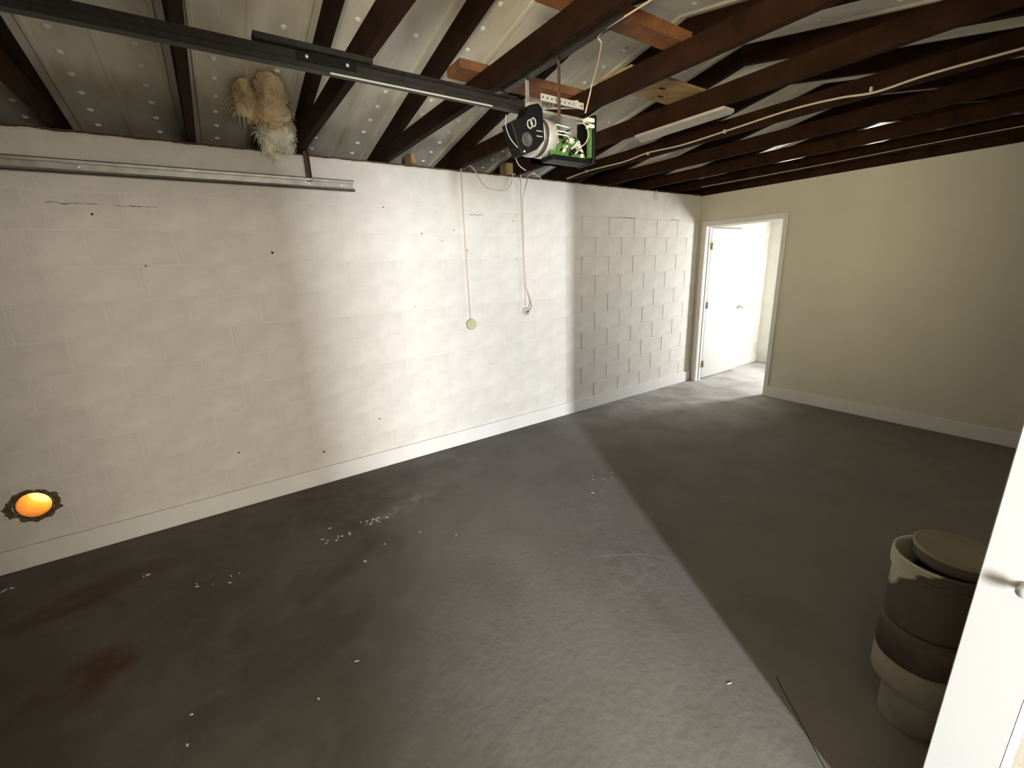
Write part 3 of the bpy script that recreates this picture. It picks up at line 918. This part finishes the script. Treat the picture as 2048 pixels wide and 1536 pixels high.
# ------------------------------------------------------------------ wall duct hole
vd = empty('duct_hole', (HX, 0, HZ), 'round duct hole with glowing amber cap and crumbled rim low on the wall', 'duct')
bm = bmesh.new()
prof = [(HR - .002, 0), (HR - .002, .26)]
MV = Matrix.Translation((HX, .012, HZ)) @ Matrix.Rotation(-math.pi / 2, 4, 'X')
bm_lathe(bm, [(HR - .002, 0), (HR - .002, .26), (HR - .004, .26), (HR - .004, 0)], 40, MV)
for f in [f for f in bm.faces if len(f.verts) > 6]: bm.faces.remove(f)
obj('duct_sleeve', bm, mat('orange_clay_pipe', (.80, .48, .16), .6, var=.2), vd, smooth=True)
bm = bmesh.new()
bm_lathe(bm, [(.0005, 0), (.06, 0), (HR - .006, -.002), (HR - .006, .002), (.06, .003), (.0005, .003)], 36,
         Matrix.Translation((HX - .006, .215, HZ - .014)) @ Matrix.Rotation(-math.pi / 2 + .18, 4, 'X'))
obj('flap_cap', bm, M_flap, vd, smooth=True)
bm = bmesh.new()
n_ = 72
A = []; B = []; C_ = []
for i in range(n_):
    a = 2 * math.pi * i / n_
    jag = .030 + .020 * noise.noise(Vector((math.cos(a) * 2.2, math.sin(a) * 2.2, 4))) + .012 * noise.noise(Vector((math.cos(a) * 7, math.sin(a) * 7, 9)))
    jag *= 1.35 if abs(math.sin(a)) < .5 else .8
    ri = HR - .001 - .004 * abs(noise.noise(Vector((math.cos(a) * 9, math.sin(a) * 9, 1))))
    A.append(bm.verts.new((HX + ri * math.cos(a), .012, HZ + ri * math.sin(a))))
    rm = ri + .5 * jag
    B.append(bm.verts.new((HX + rm * math.cos(a), -.0025 - .004 * abs(noise.noise(Vector((a * 6, 2, 0)))), HZ + rm * math.sin(a))))
    ro = HR + jag
    C_.append(bm.verts.new((HX + ro * math.cos(a), -.0002, HZ + ro * math.sin(a))))
for i in range(n_):
    j = (i + 1) % n_
    bm.faces.new([A[i], A[j], B[j], B[i]]); bm.faces.new([B[i], B[j], C_[j], C_[i]])
obj('crumbled_rim', bm, M_rubble, vd, smooth=False)

# ------------------------------------------------------------------ buckets behind the jamb


def bucket(bm, r0, r1, h, z, ribs=True):
    prof = [(.0005, z), (r0, z), (r0 + .001, z + .006)]
    zt = z + h
    prof += [(r0 + (r1 - r0) * .78, z + h * .78)]
    if ribs:
        for k in range(3):
            zz = z + h * (.79 + .06 * k); rb = r0 + (r1 - r0) * (.79 + .06 * k)
            prof += [(rb, zz), (rb + .007, zz + .002), (rb + .007, zz + .006), (rb, zz + .009)]
    prof += [(r1, zt - .012), (r1 + .005, zt - .010), (r1 + .005, zt), (r1 - .003, zt), (r1 - .006, zt - .012), (r0 - .005, z + .02), (.0005, z + .02)]
    bm_lathe(bm, prof, 40)


b1 = empty('paint_pail', (-3.585, -3.305, 0), 'small grey pail at the bottom of the bucket stack', 'bucket', 'stacked buckets')
bm = bmesh.new(); bucket(bm, .086, .094, .165, .0, False); o = obj('pail_body', bm, M_bucketg, None, smooth=True); o.location = b1.location; o.parent = b1; o.location = (0, 0, 0)
b2 = empty('bucket', (-3.578, -3.29, .167), 'stained bucket with pale lower band standing on the small pail', 'bucket', 'stacked buckets')
bm = bmesh.new(); bm_lathe(bm, [(.0005, 0), (.116, 0), (.119, .006), (.1215, .105), (.116, .105), (.114, .01), (.0005, .01)], 40); o = obj('lower_band', bm, M_bucketg, None, smooth=True); o.parent = b2
bm = bmesh.new(); bm_lathe(bm, [(.1205, .106), (.1225, .228), (.1225, .236), (.0005, .236)], 40); o = obj('stained_body', bm, M_bucketd, None, smooth=True); o.parent = b2
b4 = empty('tan_cover', (-3.575, -3.312, .662), 'round tan plastic cover with dark skirt lying on the topmost bucket', 'cover')
b3 = empty('bucket', (-3.572, -3.288, .405), 'white ribbed bucket streaked with dark paint at the top of the stack', 'bucket', 'stacked buckets')
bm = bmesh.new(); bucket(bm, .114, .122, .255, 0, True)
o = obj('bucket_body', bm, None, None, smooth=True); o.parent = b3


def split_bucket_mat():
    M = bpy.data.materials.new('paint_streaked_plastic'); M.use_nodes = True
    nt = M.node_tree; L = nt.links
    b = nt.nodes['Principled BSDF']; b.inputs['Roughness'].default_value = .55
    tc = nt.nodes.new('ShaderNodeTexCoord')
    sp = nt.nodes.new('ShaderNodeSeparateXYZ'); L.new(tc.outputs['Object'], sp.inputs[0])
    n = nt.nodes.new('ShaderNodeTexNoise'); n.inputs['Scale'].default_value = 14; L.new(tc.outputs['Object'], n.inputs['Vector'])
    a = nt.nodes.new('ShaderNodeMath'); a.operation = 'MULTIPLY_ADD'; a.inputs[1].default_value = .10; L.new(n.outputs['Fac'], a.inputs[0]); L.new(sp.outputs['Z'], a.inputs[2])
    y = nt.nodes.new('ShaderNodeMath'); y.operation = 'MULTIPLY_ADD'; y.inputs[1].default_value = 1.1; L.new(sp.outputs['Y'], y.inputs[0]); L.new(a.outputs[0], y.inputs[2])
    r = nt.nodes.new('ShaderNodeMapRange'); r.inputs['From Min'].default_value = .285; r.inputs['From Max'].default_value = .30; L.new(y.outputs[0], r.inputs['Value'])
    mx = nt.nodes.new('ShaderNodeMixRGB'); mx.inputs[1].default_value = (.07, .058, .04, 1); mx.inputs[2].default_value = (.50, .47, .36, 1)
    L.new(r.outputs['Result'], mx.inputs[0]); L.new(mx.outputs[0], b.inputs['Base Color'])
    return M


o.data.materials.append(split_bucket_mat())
bm = bmesh.new(); bm_lathe(bm, [(.098, 0), (.099, .004), (.101, .034), (.095, .034), (.094, 0)], 40); o = obj('skirt', bm, M_bucketd, None, smooth=True); o.parent = b4
bm = bmesh.new(); bm_lathe(bm, [(.103, .035), (.105, .038), (.105, .049), (.101, .050), (.099, .0482), (.0005, .0482)], 40); o = obj('lid_disc', bm, M_lid, None, smooth=True); o.parent = b4

# ------------------------------------------------------------------ loose flakes on the floor
bm = bmesh.new()
rnd = random.Random(11)
spots = [(-5.0, -.86, .10, 12), (-4.78, -.80, .07, 14), (-6.02, -.55, .03, 4), (-5.66, -.82, .10, 6), (-5.77, -2.02, .02, 2), (-3.98, -2.85, .01, 1), (-6.66, -.20, .03, 5), (-4.55, -1.2, .3, 4), (-3.2, -1.35, .2, 6), (-5.3, -1.8, .5, 4)]
for (x, y, r, n_) in spots:
    for i in range(n_):
        cx, cy = x + rnd.gauss(0, r * .7), y + rnd.gauss(0, r * .45)
        a = rnd.uniform(0, 6.28); l, wd = rnd.uniform(.003, .013), rnd.uniform(.002, .005)
        T = Matrix.Translation((cx, cy, 0)) @ Matrix.Rotation(a, 4, 'Z')
        bm_prism_pts = [(-l, -wd), (l * .8, -wd * .6), (l, wd * .5), (-l * .4, wd)]
        A = [bm.verts.new(T @ Vector((u, v, .0003))) for u, v in bm_prism_pts]
        B = [bm.verts.new(T @ Vector((u * .9, v * .9, .003))) for u, v in bm_prism_pts]
        bm.faces.new(A[::-1]); bm.faces.new(B)
        for k in range(4): bm.faces.new([A[k], A[(k + 1) % 4], B[(k + 1) % 4], B[k]])
fl = obj('plaster_flakes', bm, M_chip)
tag(fl, 'scattered pale plaster flakes on the dark concrete floor', 'debris', kind='stuff')
